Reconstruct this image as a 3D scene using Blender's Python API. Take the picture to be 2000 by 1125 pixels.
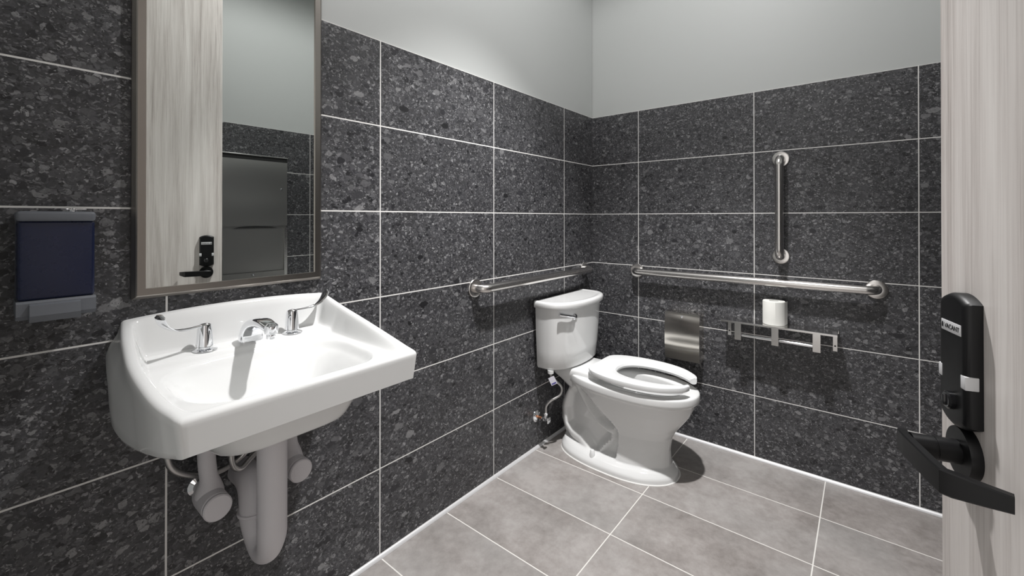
import bpy, bmesh, math, random
from mathutils import Vector, Matrix
PI = math.pi
for o in list(bpy.data.objects): bpy.data.objects.remove(o)
S = bpy.context.scene
COL = S.collection
# ------------------------------------------------------------ camera
cam_d = bpy.data.cameras.new('camera'); cam = bpy.data.objects.new('camera', cam_d); COL.objects.link(cam)
cam.location = (1.36883, -2.44379, 1.22125)
cam.rotation_euler = (PI/2 + 0.00377, 0, 0.66911)
cam_d.sensor_width = 36; cam_d.lens = 843.638/2000*36
cam_d.shift_x = -22.718/2000; cam_d.shift_y = (421.867-562.5)/2000
cam_d.clip_start = 0.01; cam_d.clip_end = 50
S.camera = cam
# ------------------------------------------------------------ world, colour, main lights
S.view_settings.view_transform = 'Standard'; S.view_settings.look = 'None'
S.view_settings.gamma = 1; S.view_settings.use_curve_mapping = False
S.view_settings.exposure = 0.75
wld = bpy.data.worlds.new('world'); S.world = wld; wld.use_nodes = True
wb = wld.node_tree.nodes['Background']; wb.inputs[0].default_value = (1.0, 0.975, 0.95, 1); wb.inputs[1].default_value = 0.75
LAMP = Vector((0.85, -1.15, 2.98))
sd = bpy.data.lights.new('downlight_beam', 'SPOT'); sd.energy = 190; sd.spot_size = math.radians(79); sd.spot_blend = 0.85
sd.shadow_soft_size = 0.035; sd.color = (1.0, 0.985, 0.98)
so = bpy.data.objects.new('downlight_beam', sd); COL.objects.link(so); so.location = LAMP; so.rotation_euler = Vector((-0.22, 0.10, -3)).to_track_quat('-Z', 'Y').to_euler()
sw = bpy.data.lights.new('downlight_spill', 'SPOT'); sw.energy = 34; sw.spot_size = math.radians(174); sw.spot_blend = 0.35
sw.shadow_soft_size = 0.035; sw.color = (1.0, 0.985, 0.98)
so2 = bpy.data.objects.new('downlight_spill', sw); COL.objects.link(so2); so2.location = LAMP

# ------------------------------------------------------------ helpers
def link(o, parent=None):
    COL.objects.link(o)
    if parent is not None:
        bpy.context.view_layer.update()
        o.parent = parent
        o.matrix_parent_inverse = parent.matrix_world.inverted()
    return o
def tag(o, label=None, cat=None, group=None, kind=None):
    if label: o['label'] = label
    if cat: o['category'] = cat
    if group: o['group'] = group
    if kind: o['kind'] = kind
    return o
def empty(name, loc, label, cat, group=None):
    o = bpy.data.objects.new(name, None); o.empty_display_size = 0.05
    COL.objects.link(o); o.location = loc
    bpy.context.view_layer.update()
    return tag(o, label, cat, group)
class MB:
    """collects shapes into ONE mesh"""
    def __init__(s): s.v = []; s.f = []; s.m = []; s.mi = 0
    def add(s, vs, fs):
        n = len(s.v); s.v += [tuple(v) for v in vs]
        s.f += [tuple(i+n for i in f) for f in fs]; s.m += [s.mi]*len(fs); return s
    def box(s, a, b, bev=0.0, seg=2, M=None):
        bm = bmesh.new(); bmesh.ops.create_cube(bm, size=1)
        for v in bm.verts:
            v.co = Vector([(a[i]+b[i])/2 + v.co[i]*(b[i]-a[i]) for i in range(3)])
        if bev: bmesh.ops.bevel(bm, geom=list(bm.edges), offset=bev, segments=seg, affect='EDGES', profile=0.5)
        if M is not None: bm.transform(M)
        s.frombm(bm); return s
    def frombm(s, bm):
        bm.verts.index_update()
        s.add([v.co.copy() for v in bm.verts], [[v.index for v in f.verts] for f in bm.faces]); bm.free()
    def rings(s, rings, closed=True, cap0=True, cap1=True):
        n = len(rings[0]); vs = [p for r in rings for p in r]; fs = []
        for i in range(len(rings)-1):
            for j in range(n if closed else n-1):
                k = (j+1) % n
                fs.append((i*n+j, i*n+k, (i+1)*n+k, (i+1)*n+j))
        if cap0: fs.append(tuple(range(n))[::-1])
        if cap1: fs.append(tuple((len(rings)-1)*n+j for j in range(n)))
        return s.add(vs, fs)
    def tube(s, pts, r, n=20, caps=True, ry=None, up=None):
        pts = [Vector(p) for p in pts]; R = r if isinstance(r, (list, tuple)) else [r]*len(pts)
        RY = ry if isinstance(ry, (list, tuple)) else ([ry]*len(pts) if ry else R)
        T = []
        for i in range(len(pts)):
            a = pts[max(i-1, 0)]; b = pts[min(i+1, len(pts)-1)]
            T.append((b-a).normalized())
        u = Vector(up) if up else (Vector((0,0,1)) if abs(T[0].z) < 0.9 else Vector((0,1,0)))
        rs = []
        for i, p in enumerate(pts):
            u = (u - T[i]*u.dot(T[i])).normalized(); w = T[i].cross(u)
            rs.append([p + u*(R[i]*math.cos(2*PI*j/n)) + w*(RY[i]*math.sin(2*PI*j/n)) for j in range(n)])
        return s.rings(rs, True, caps, caps)
    def lathe(s, prof, c, axis=(0,0,1), n=40):
        ax = Vector(axis).normalized(); u = ax.orthogonal().normalized(); w = ax.cross(u); c = Vector(c)
        rs = [[c + ax*h + (u*math.cos(2*PI*j/n) + w*math.sin(2*PI*j/n))*max(r, 1e-5) for j in range(n)] for r, h in prof]
        return s.rings(rs)
    def build(s, name, mats, parent=None, smooth=True, angle=35):
        me = bpy.data.meshes.new(name); me.from_pydata(s.v, [], s.f)
        mats = mats if isinstance(mats, (list, tuple)) else [mats]
        for m in mats: me.materials.append(m)
        for p, i in zip(me.polygons, s.m): p.material_index = i
        bm = bmesh.new(); bm.from_mesh(me); bmesh.ops.recalc_face_normals(bm, faces=bm.faces); bm.to_mesh(me); bm.free()
        if smooth:
            for p in me.polygons: p.use_smooth = True
            me.set_sharp_from_angle(angle=math.radians(angle))
        o = bpy.data.objects.new(name, me); return link(o, parent)
def arc(c, a0, a1, r, u, v, n=10):
    c = Vector(c); u = Vector(u); v = Vector(v)
    return [c + u*(r*math.cos(a0+(a1-a0)*i/n)) + v*(r*math.sin(a0+(a1-a0)*i/n)) for i in range(n+1)]
def bez(P, n=24):
    """Catmull-Rom through points"""
    P = [Vector(p) for p in P]; Q = [P[0]*2-P[1]] + P + [P[-1]*2-P[-2]]; out = []
    for i in range(1, len(Q)-2):
        for k in range(n):
            t = k/n; a, b, c, d = Q[i-1], Q[i], Q[i+1], Q[i+2]
            out.append(0.5*((2*b)+(c-a)*t+(2*a-5*b+4*c-d)*t*t+(3*b-a-3*c+d)*t**3))
    return out + [P[-1]]
def sm(a, b, x):
    t = min(1, max(0, (x-a)/(b-a))); return t*t*(3-2*t)
def lerp(T, z):
    if z <= T[0][0]: return T[0][1:]
    for p, q in zip(T, T[1:]):
        if z <= q[0]:
            t = (z-p[0])/(q[0]-p[0]); return tuple(a+(b-a)*t for a, b in zip(p[1:], q[1:]))
    return T[-1][1:]

# ------------------------------------------------------------ materials
def mat(name, col, rough=0.5, metal=0.0, **k):
    m = bpy.data.materials.new(name); m.use_nodes = True
    b = m.node_tree.nodes['Principled BSDF']
    b.inputs['Base Color'].default_value = (*col, 1); b.inputs['Roughness'].default_value = rough
    b.inputs['Metallic'].default_value = metal
    for n, v in k.items(): b.inputs[n.replace('_', ' ')].default_value = v
    return m
class NT:
    def __init__(s, m): s.t = m.node_tree; s.b = s.t.nodes['Principled BSDF']
    def n(s, t, **k):
        o = s.t.nodes.new(t)
        for a, v in k.items(): setattr(o, a, v)
        return o
    def l(s, a, b): s.t.links.new(a, b)
    def val(s, sock, v):
        if isinstance(v, (int, float)): sock.default_value = v
        elif isinstance(v, tuple): sock.default_value = v
        else: s.l(v, sock)
    def math(s, op, a, b=0.0, c=None):
        o = s.n('ShaderNodeMath', operation=op); s.val(o.inputs[0], a); s.val(o.inputs[1], b)
        if c is not None: s.val(o.inputs[2], c)
        return o.outputs[0]
    def vec(s, x, y, z):
        o = s.n('ShaderNodeCombineXYZ'); s.val(o.inputs[0], x); s.val(o.inputs[1], y); s.val(o.inputs[2], z); return o.outputs[0]
    def noise(s, v, sc, det=3, rough=0.5):
        o = s.n('ShaderNodeTexNoise'); s.l(v, o.inputs['Vector']); o.inputs['Scale'].default_value = sc
        o.inputs['Detail'].default_value = det; o.inputs['Roughness'].default_value = rough; return o
    def vor(s, v, sc, feat='F1', rnd=1.0):
        o = s.n('ShaderNodeTexVoronoi', feature=feat); s.l(v, o.inputs['Vector']); o.inputs['Scale'].default_value = sc
        o.inputs['Randomness'].default_value = rnd; return o
    def mix(s, f, a, b, t='MIX'):
        o = s.n('ShaderNodeMix', data_type='RGBA', blend_type=t); s.val(o.inputs['Factor'], f)
        s.val(o.inputs['A'], a); s.val(o.inputs['B'], b); return o.outputs['Result']
    def ramp(s, v, st, interp='LINEAR'):
        o = s.n('ShaderNodeValToRGB'); s.l(v, o.inputs[0]); o.color_ramp.interpolation = interp
        e = o.color_ramp.elements
        while len(e) < len(st): e.new(0.5)
        for i, (p, c) in enumerate(st):
            e[i].position = p; e[i].color = (*c, 1) if isinstance(c, tuple) else (c, c, c, 1)
        return o.outputs[0]
def G(v, t=(1, 1, 1)): return (v*t[0], v*t[1], v*t[2], 1)

def tile_mat(name, axis, u0, pu, v0, pv, gw):
    """grey stone-chip porcelain tile with light grout; axis picks the horizontal coordinate"""
    m = mat(name, (0.05, 0.05, 0.05), 0.42); t = NT(m)
    g = t.n('ShaderNodeNewGeometry'); sp = t.n('ShaderNodeSeparateXYZ'); t.l(g.outputs['Position'], sp.inputs[0])
    U = sp.outputs[axis]; V = sp.outputs['Z']
    u = t.math('DIVIDE', t.math('SUBTRACT', U, u0), pu); v = t.math('DIVIDE', t.math('SUBTRACT', V, v0), pv)
    iu = t.math('FLOOR', u); iv = t.math('FLOOR', v)
    fu = t.math('ABSOLUTE', t.math('SUBTRACT', t.math('FRACT', u), 0.5)); fv = t.math('ABSOLUTE', t.math('SUBTRACT', t.math('FRACT', v), 0.5))
    du = t.math('MULTIPLY', t.math('SUBTRACT', 0.5, fu), pu); dv = t.math('MULTIPLY', t.math('SUBTRACT', 0.5, fv), pv)
    d = t.math('MINIMUM', du, dv)
    gm = t.math('LESS_THAN', d, gw)
    wn = t.n('ShaderNodeTexWhiteNoise', noise_dimensions='2D'); t.l(t.vec(iu, iv, 0.0), wn.inputs['Vector'])
    off = t.n('ShaderNodeVectorMath', operation='SCALE'); t.l(wn.outputs['Color'], off.inputs[0]); off.inputs['Scale'].default_value = 37.0
    P = t.n('ShaderNodeVectorMath', operation='ADD'); t.l(t.vec(U, V, 0.0), P.inputs[0]); t.l(off.outputs[0], P.inputs[1])
    # slightly bend the coordinates so chips look broken rather than cellular
    dn = t.noise(P.outputs[0], 55, 2, 0.6)
    sc = t.n('ShaderNodeVectorMath', operation='MULTIPLY_ADD'); t.l(dn.outputs['Color'], sc.inputs[0]); sc.inputs[1].default_value = (0.020, 0.020, 0.0); t.l(P.outputs[0], sc.inputs[2])
    Q = sc.outputs[0]
    base = t.noise(Q, 9, 5, 0.65)
    c = t.mix(t.ramp(base.outputs['Fac'], [(0.35, 0.0), (0.68, 1.0)]), G(0.040, (1.0, .99, 1.05)), G(0.085, (1, 1, 1.07)))
    def layer(c, scale, rot, thr, prob, ramp, stretch=1.0, soft=0.08):
        mp = t.n('ShaderNodeMapping'); t.l(Q, mp.inputs[0]); mp.inputs['Rotation'].default_value = (0, 0, rot); mp.inputs['Scale'].default_value = (1, stretch, 1)
        vo = t.vor(mp.outputs[0], scale); s3 = t.n('ShaderNodeSeparateXYZ'); t.l(vo.outputs['Color'], s3.inputs[0])
        size = t.math('MULTIPLY', s3.outputs[1], thr)
        size = t.math('MULTIPLY', size, t.math('LESS_THAN', s3.outputs[2], prob))
        diff = t.math('SUBTRACT', size, vo.outputs['Distance'])
        k = t.math('MULTIPLY', diff, 1/soft); cl = t.n('ShaderNodeClamp'); t.l(k, cl.inputs[0])
        return t.mix(cl.outputs[0], c, t.ramp(s3.outputs[0], ramp))
    pale = [(0.0, (.020, .020, .022)), (0.3, (.045, .045, .051)), (0.6, (.10, .10, .108)), (0.85, (.18, .18, .188)), (1.0, (.33, .33, .338))]
    c = layer(c, 190, 0.3, 0.95, 0.85, pale, 1.2, 0.14)
    c = layer(c, 95, 2.3, 0.85, 0.75, pale, 1.35, 0.10)
    mid = [(0.0, (.014, .014, .016)), (0.25, (.035, .035, .040)), (0.55, (.082, .082, .088)), (0.8, (.15, .15, .156)), (1.0, (.27, .27, .275))]
    c = layer(c, 50, 0.8, 0.72, 0.50, mid, 1.3, 0.06)
    c = layer(c, 260, 1.4, 0.85, 0.35, pale, 1.4, 0.15)
    c = layer(c, 24, 2.0, 0.55, 0.20, mid, 1.6, 0.04)
    fine = t.noise(Q, 160, 4, 0.7)
    c = t.mix(1.0, c, t.ramp(fine.outputs['Fac'], [(0.35, 0.75), (0.65, 1.2)]), 'MULTIPLY')
    tv = t.math('MULTIPLY_ADD', wn.outputs['Value'], 0.14, 0.75)
    c = t.mix(1.0, c, t.vec(tv, tv, tv), 'MULTIPLY')
    c = t.mix(gm, c, G(0.78, (1, .985, .96)))
    t.l(c, t.b.inputs['Base Color'])
    rr = t.noise(Q, 20, 3); t.l(t.math('ADD', t.math('MULTIPLY_ADD', rr.outputs['Fac'], 0.2, 0.34), t.math('MULTIPLY', gm, 0.35)), t.b.inputs['Roughness'])
    bp = t.n('ShaderNodeBump'); bp.inputs['Strength'].default_value = 0.25; bp.inputs['Distance'].default_value = 0.0015
    edge = t.n('ShaderNodeMapRange'); t.l(d, edge.inputs[0]); edge.inputs[1].default_value = gw*0.8; edge.inputs[2].default_value = gw*1.6
    hh = t.math('MULTIPLY_ADD', base.outputs['Fac'], 0.25, edge.outputs[0]); t.l(hh, bp.inputs['Height']); t.l(bp.outputs[0], t.b.inputs['Normal'])
    return m
def floor_mat():
    m = mat('floor_tile', (0.3, 0.3, 0.3), 0.4); t = NT(m)
    g = t.n('ShaderNodeNewGeometry'); sp = t.n('ShaderNodeSeparateXYZ'); t.l(g.outputs['Position'], sp.inputs[0])
    u = t.math('DIVIDE', t.math('SUBTRACT', sp.outputs['X'], -0.0325), 0.627); v = t.math('DIVIDE', t.math('ADD', sp.outputs['Y'], 0.3112), 0.3078)
    iu = t.math('FLOOR', u); iv = t.math('FLOOR', v)
    du = t.math('MULTIPLY', t.math('SUBTRACT', 0.5, t.math('ABSOLUTE', t.math('SUBTRACT', t.math('FRACT', u), 0.5))), 0.627)
    dv = t.math('MULTIPLY', t.math('SUBTRACT', 0.5, t.math('ABSOLUTE', t.math('SUBTRACT', t.math('FRACT', v), 0.5))), 0.3078)
    gm = t.math('LESS_THAN', t.math('MINIMUM', du, dv), 0.0021)
    wn = t.n('ShaderNodeTexWhiteNoise', noise_dimensions='2D'); t.l(t.vec(iu, iv, 0.0), wn.inputs['Vector'])
    off = t.n('ShaderNodeVectorMath', operation='SCALE'); t.l(wn.outputs['Color'], off.inputs[0]); off.inputs['Scale'].default_value = 19.0
    P = t.n('ShaderNodeVectorMath', operation='ADD'); t.l(g.outputs['Position'], P.inputs[0]); t.l(off.outputs[0], P.inputs[1])
    a = t.noise(P.outputs[0], 4, 6, 0.6); b = t.noise(P.outputs[0], 30, 6, 0.7); h = t.noise(P.outputs[0], 2.2, 2)
    f = t.math('MULTIPLY_ADD', b.outputs['Fac'], 0.45, t.math('MULTIPLY', a.outputs['Fac'], 0.75))
    c = t.ramp(f, [(0.42, (.200, .180, .168)), (0.52, (.262, .240, .227)), (0.62, (.318, .294, .280)), (0.76, (.395, .372, .358))])
    c = t.mix(t.math('MULTIPLY', t.ramp(h.outputs['Fac'], [(0.4, 0.0), (0.65, 1.0)]), 0.5), c, t.mix(0.5, c, (.31, .318, .314, 1)))
    c = t.mix(gm, c, G(0.75, (1, .975, .93)))
    t.l(c, t.b.inputs['Base Color'])
    t.l(t.math('MULTIPLY_ADD', a.outputs['Fac'], 0.25, 0.33), t.b.inputs['Roughness'])
    bp = t.n('ShaderNodeBump'); bp.inputs['Strength'].default_value = 0.12; bp.inputs['Distance'].default_value = 0.001
    t.l(t.math('SUBTRACT', b.outputs['Fac'], gm), bp.inputs['Height']); t.l(bp.outputs[0], t.b.inputs['Normal'])
    return m
def steel_mat(name, col, rough, sc=(400, 400, 6), amt=0.12, bump=0.02):
    m = mat(name, col, rough, 1.0); t = NT(m)
    tc = t.n('ShaderNodeTexCoord'); mp = t.n('ShaderNodeMapping'); t.l(tc.outputs['Object'], mp.inputs[0]); mp.inputs['Scale'].default_value = sc
    nz = t.noise(mp.outputs[0], 1.0, 3, 0.6)
    t.l(t.math('MULTIPLY_ADD', nz.outputs['Fac'], amt, rough-amt/2), t.b.inputs['Roughness'])
    bp = t.n('ShaderNodeBump'); bp.inputs['Strength'].default_value = bump; bp.inputs['Distance'].default_value = 0.001
    t.l(nz.outputs['Fac'], bp.inputs['Height']); t.l(bp.outputs[0], t.b.inputs['Normal'])
    return m
def wood_mat():
    m = mat('grey_oak_laminate', (0.4, 0.38, 0.36), 0.45); t = NT(m)
    tc = t.n('ShaderNodeTexCoord')
    mp = t.n('ShaderNodeMapping'); t.l(tc.outputs['Object'], mp.inputs[0]); mp.inputs['Scale'].default_value = (1, 14, 0.55)
    n1 = t.noise(mp.outputs[0], 2.0, 6, 0.6); n1.inputs['Distortion'].default_value = 0.6
    mp2 = t.n('ShaderNodeMapping'); t.l(tc.outputs['Object'], mp2.inputs[0]); mp2.inputs['Scale'].default_value = (1, 90, 1.6)
    n2 = t.noise(mp2.outputs[0], 3.0, 5, 0.7)
    mp3 = t.n('ShaderNodeMapping'); t.l(tc.outputs['Object'], mp3.inputs[0]); mp3.inputs['Scale'].default_value = (1, 4.5, 0.35)
    n3 = t.noise(mp3.outputs[0], 1.5, 2)
    f = t.math('MULTIPLY_ADD', n2.outputs['Fac'], 0.38, t.math('MULTIPLY_ADD', n1.outputs['Fac'], 0.62, t.math('MULTIPLY', n3.outputs['Fac'], 0.2)))
    c = t.ramp(f, [(0.44, (.33, .295, .275)), (0.54, (.52, .478, .452)), (0.64, (.66, .62, .592)), (0.78, (.77, .735, .705))])
    t.l(c, t.b.inputs['Base Color'])
    bp = t.n('ShaderNodeBump'); bp.inputs['Strength'].default_value = 0.08; bp.inputs['Distance'].default_value = 0.001
    t.l(n2.outputs['Fac'], bp.inputs['Height']); t.l(bp.outputs[0], t.b.inputs['Normal'])
    return m
def paint_mat(name, col):
    m = mat(name, col, 0.55); t = NT(m)
    tc = t.n('ShaderNodeTexCoord'); nz = t.noise(tc.outputs['Object'], 260, 3, 0.6)
    bp = t.n('ShaderNodeBump'); bp.inputs['Strength'].default_value = 0.08; bp.inputs['Distance'].default_value = 0.001
    t.l(nz.outputs['Fac'], bp.inputs['Height']); t.l(bp.outputs[0], t.b.inputs['Normal']); return m
def noisy(name, col, rough, amt=0.06, sc=40, metal=0.0, **k):
    m = mat(name, col, rough, metal, **k); t = NT(m)
    tc = t.n('ShaderNodeTexCoord'); nz = t.noise(tc.outputs['Object'], sc, 4, 0.6)
    t.l(t.math('MULTIPLY_ADD', nz.outputs['Fac'], amt, rough-amt/2), t.b.inputs['Roughness']); return m
ZT = 1.8592; PV = 0.3078
M_TL = tile_mat('wall_tile_left', 'Y', -0.3335, 0.6055, ZT, PV, 0.0021)
M_TB = tile_mat('wall_tile_back', 'X', 0.3084, 0.6183, ZT, PV, 0.0019)
M_TR = tile_mat('wall_tile_right', 'Y', -0.864, 0.6096, ZT, PV, 0.0018)
M_FL = floor_mat()
M_PAINT = paint_mat('white_wall_paint', (0.50, 0.517, 0.508))
M_CEIL = paint_mat('white_ceiling_paint', (0.72, 0.72, 0.71))
M_PORC = noisy('white_porcelain', (0.75, 0.755, 0.75), 0.07, 0.02, 8)
M_SEAT = noisy('white_seat_plastic', (0.80, 0.81, 0.81), 0.25)
M_PVC = noisy('white_insulation_vinyl', (0.62, 0.60, 0.62), 0.45)
M_CHROME = noisy('chrome', (0.82, 0.83, 0.85), 0.05, 0.02, 8, 1.0)
M_STEEL = steel_mat('brushed_steel', (0.68, 0.66, 0.64), 0.24, (300, 300, 300), 0.1)
M_SATIN = steel_mat('satin_steel_sheet', (0.70, 0.67, 0.62), 0.15, (6, 6, 500), 0.08)
M_CAB = noisy('dark_steel_cabinet', (0.40, 0.395, 0.385), 0.33, 0.02, 4, 1.0)
M_SHEET = noisy('bright_steel_sheet', (0.64, 0.63, 0.62), 0.17, 0.05, 12, 1.0)
M_FRAME = steel_mat('brushed_frame_steel', (0.34, 0.315, 0.29), 0.30, (300, 300, 4), 0.1)
M_MIRROR = mat('mirror_glass', (0.80, 0.83, 0.81), 0.0, 1.0)
M_WOOD = wood_mat()
M_BLACK = noisy('matte_black_metal', (0.004, 0.004, 0.0045), 0.42, 0.08, Specular_IOR_Level=0.28)
M_BLACKG = mat('gloss_black_plastic', (0.006, 0.006, 0.007), 0.22)
M_COPPER = noisy('copper', (0.80, 0.36, 0.20), 0.3, 0.1, 40, 1.0)
M_HOSE = noisy('braided_hose_steel', (0.55, 0.54, 0.53), 0.35, 0.3, 900, 1.0)
M_PAPER = noisy('white_tissue_paper', (0.80, 0.80, 0.76), 0.95)
M_BLUE = noisy('dark_blue_smoked_plastic', (0.008, 0.013, 0.045), 0.28, 0.08)
M_GREYP = noisy('grey_plastic', (0.15, 0.16, 0.18), 0.5, 0.1)
M_CAULK = mat('white_caulk', (0.75, 0.74, 0.72), 0.4)
M_TRIM = noisy('pale_metal_trim', (0.78, 0.78, 0.79), 0.38, 0.1, 60, 0.35)
M_DARK = mat('dark_gap', (0.008, 0.008, 0.008), 0.6)
M_LABEL = mat('pale_label', (0.55, 0.55, 0.56), 0.35)
M_TAG = mat('white_tag', (0.70, 0.69, 0.76), 0.6)
M_TAGB = mat('blue_tag_print', (0.10, 0.09, 0.30), 0.6)
M_LAMP = bpy.data.materials.new('lamp_diffuser'); M_LAMP.use_nodes = True
_b = M_LAMP.node_tree.nodes['Principled BSDF']; _b.inputs['Emission Color'].default_value = (1, .98, .95, 1); _b.inputs['Emission Strength'].default_value = 8

# ------------------------------------------------------------ room shell
W = 2.0; YF = -2.53; H = 3.0; TZ = 0.0125; PG = 0.006
def slab(name, boxes, mats):
    b = MB()
    for lo, hi, mi in boxes:
        b.mi = mi; b.box(lo, hi)
    return tag(b.build(name, mats, smooth=False), kind='structure')
slab('floor', [((-0.12, YF-1.0, -0.1), (W+0.12, 0.12, 0), 0)], [M_FL])
slab('ceiling', [((-0.12, YF-0.12, H), (LAMP.x-0.085, 0.12, H+0.1), 0), ((LAMP.x+0.085, YF-0.12, H), (W+0.12, 0.12, H+0.1), 0),
                 ((LAMP.x-0.085, YF-0.12, H), (LAMP.x+0.085, LAMP.y-0.085, H+0.1), 0), ((LAMP.x-0.085, LAMP.y+0.085, H), (LAMP.x+0.085, 0.12, H+0.1), 0)], [M_CEIL])
slab('wall_left', [((-0.12, YF, 0), (-PG, 0.0, H), 0), ((-PG, YF, 0.002), (0, 0.0, ZT), 1)], [M_PAINT, M_TL])
slab('wall_back', [((-0.12, PG, 0), (W+0.12, 0.12, H), 0), ((-PG, 0, 0.002), (W+PG, PG, ZT), 1)], [M_PAINT, M_TB])
slab('wall_right', [((W+PG, YF, 0), (W+0.12, 0.0, H), 0), ((W, YF, 0.002), (W+PG, 0.0, ZT), 1)], [M_PAINT, M_TR])
DX0, DX1, DH = 0.765, 1.722, 2.47
slab('wall_front', [((-0.12, YF-0.12, 0), (DX0, YF, H), 0), ((DX1, YF-0.12, 0), (W+0.12, YF, H), 0), ((DX0, YF-0.12, DH), (DX1, YF, H), 0)], [M_PAINT])
# dark door frame around the opening behind the viewer
b = MB()
b.box((DX0-0.04, YF-0.13, 0), (DX0+0.012, YF+0.012, DH+0.04), 0.002); b.box((DX1-0.012, YF-0.13, 0), (DX1+0.04, YF+0.012, DH+0.04), 0.002)
b.box((DX0-0.04, YF-0.13, DH-0.012), (DX1+0.04, YF+0.012, DH+0.04), 0.002)
tag(b.build('trim_1', M_FRAME), kind='structure')
def base_trim(name, a, c, n):
    """slim rounded metal strip where tile meets floor"""
    a = Vector(a); c = Vector(c); n = Vector(n); z = Vector((0, 0, 1))
    prof = [(0, 0), (0.0105, 0), (0.0105, 0.002), (0.0085, 0.006), (0.005, 0.0105), (0.002, 0.0125), (0, 0.0125)]
    b = MB(); b.rings([[p + n*x + z*h for x, h in prof] for p in (a, c)])
    return tag(b.build(name, M_TRIM, angle=50), kind='structure')
base_trim('baseboard_left', (0.0, YF, 0.0005), (0.0, -0.0, 0.0005), (1, 0, 0))
base_trim('baseboard_back', (0.0, 0, 0.0005), (W, 0, 0.0005), (0, -1, 0))
base_trim('baseboard_right', (W, YF, 0.0005), (W, 0, 0.0005), (-1, 0, 0))
# recessed ceiling downlight
dl = empty('ceiling_downlight', (LAMP.x, LAMP.y, H), 'round recessed ceiling downlight with a white rim above the middle of the room', 'ceiling light')
MB().lathe([(0.110, -0.001), (0.112, -0.006), (0.100, -0.008), (0.082, -0.004), (0.080, 0.0), (0.072, 0.07), (0.078, 0.07), (0.09, -0.001)], (LAMP.x, LAMP.y, H-0.0005)).build('rim', M_CEIL, dl)
MB().lathe([(0.0, 0.06), (0.071, 0.06), (0.071, 0.066), (0.0, 0.066)], (LAMP.x, LAMP.y, H)).build('diffuser', M_LAMP, dl)
for q in (so, so2): q.parent = dl; q.matrix_parent_inverse = dl.matrix_world.inverted()

# ------------------------------------------------------------ door leaf, open into the room
ea = Vector((1.452, -1.605, 0)); dd = Vector((0.27, -0.963, 0)).normalized(); dn = Vector((-0.963, -0.27, 0)).normalized()
# local frame: +Y along the leaf from the free edge to the hinge, -X out of the visible face
DM = Matrix(((-dn.x, dd.x, 0, ea.x), (-dn.y, dd.y, 0, ea.y), (0, 0, 1, 0), (0, 0, 0, 1)))
def DL(p, s, z): return ea + dn*p + dd*s + Vector((0, 0, z))
leaf = MB().box((0, 0, 0.008), (0.045, 0.914, 2.445), 0.0015).build('door_1', M_WOOD)
leaf.matrix_world = DM; bpy.context.view_layer.update()
tag(leaf, 'open grey oak laminate door leaf at the right edge of the photo', None, kind='structure')
def dbuild(mb, name, m, parent, **k):
    mb.v = [tuple(DM @ Vector(v)) for v in mb.v]; return mb.build(name, m, parent, **k)
# lock housing (local x negative = proud of face)
def housing():
    n = 14; s0, s1 = 0.0365, 0.100; sc = (s0+s1)/2; outl = []
    for i in range(n+1):
        t = i/n; s = s0+(s1-s0)*t; outl.append((s, 1.116 + 0.010*(1-((s-sc)/(s1-sc))**2)))
    for i in range(n+1):
        t = i/n; s = s1-(s1-s0)*t; outl.append((s, 0.967 - 0.010*(1-((s-sc)/(s1-sc))**2)))
    rs = []
    for p, ins in ((0, 0), (0.010, 0), (0.0145, 0.0022), (0.0165, 0.0045), (0.017, 0.007)):
        zc = 1.04
        rs.append([(-p, sc+(s-sc)*(1-ins/0.034), zc+(z-zc)*(1-ins/0.078)) for s, z in outl])
    b = MB(); b.rings(rs); return b
lk = dbuild(housing(), 'lock_housing', M_BLACK, leaf, angle=40)
dbuild(MB().box((-0.0178, 0.046, 1.0755), (-0.0165, 0.092, 1.089), 0.0003), 'status_label', M_LABEL, lk)
dbuild(MB().box((-0.0180, 0.0475, 1.0792), (-0.0176, 0.0515, 1.0842)).lathe([(0.0014, 0), (0.0014, 0.0004), (0.0007, 0.0004)], (-0.0176, 0.0495, 1.0848), (-1, 0, 0), 12), 'lock_symbol', M_BLACKG, lk, smooth=False)
for s in (0.0365, 0.100):
    a, c = (s+0.0006, s+0.010) if s < .07 else (s-0.010, s+0.0010)
    dbuild(MB().box((-0.0175, a, 1.013), (-0.004, c, 1.0295), 0.0012), 'indicator_window', M_LABEL, lk)
tt = MB().lathe([(0.0110, 0), (0.0110, 0.005), (0.009, 0.007), (0.0, 0.007)], (-0.0168, 0.070, 0.990), (-1, 0, 0), 24)
tt.box((-0.0265, 0.0680, 0.983), (-0.020, 0.0722, 0.997), 0.0018)
dbuild(tt, 'thumb_turn', M_BLACKG, lk)
fc = bpy.data.curves.new('status_text', 'FONT'); fc.body = 'VACANT'; fc.size = 0.0088; fc.align_x = 'CENTER'; fc.align_y = 'CENTER'; fc.extrude = 0.00015
fo = bpy.data.objects.new('tmp_text', fc); COL.objects.link(fo); bpy.context.view_layer.update()
me = bpy.data.meshes.new_from_object(fo.evaluated_get(bpy.context.evaluated_depsgraph_get())); bpy.data.objects.remove(fo)
me.materials.clear(); me.materials.append(M_BLACKG)
to = bpy.data.objects.new('status_text', me)
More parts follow.
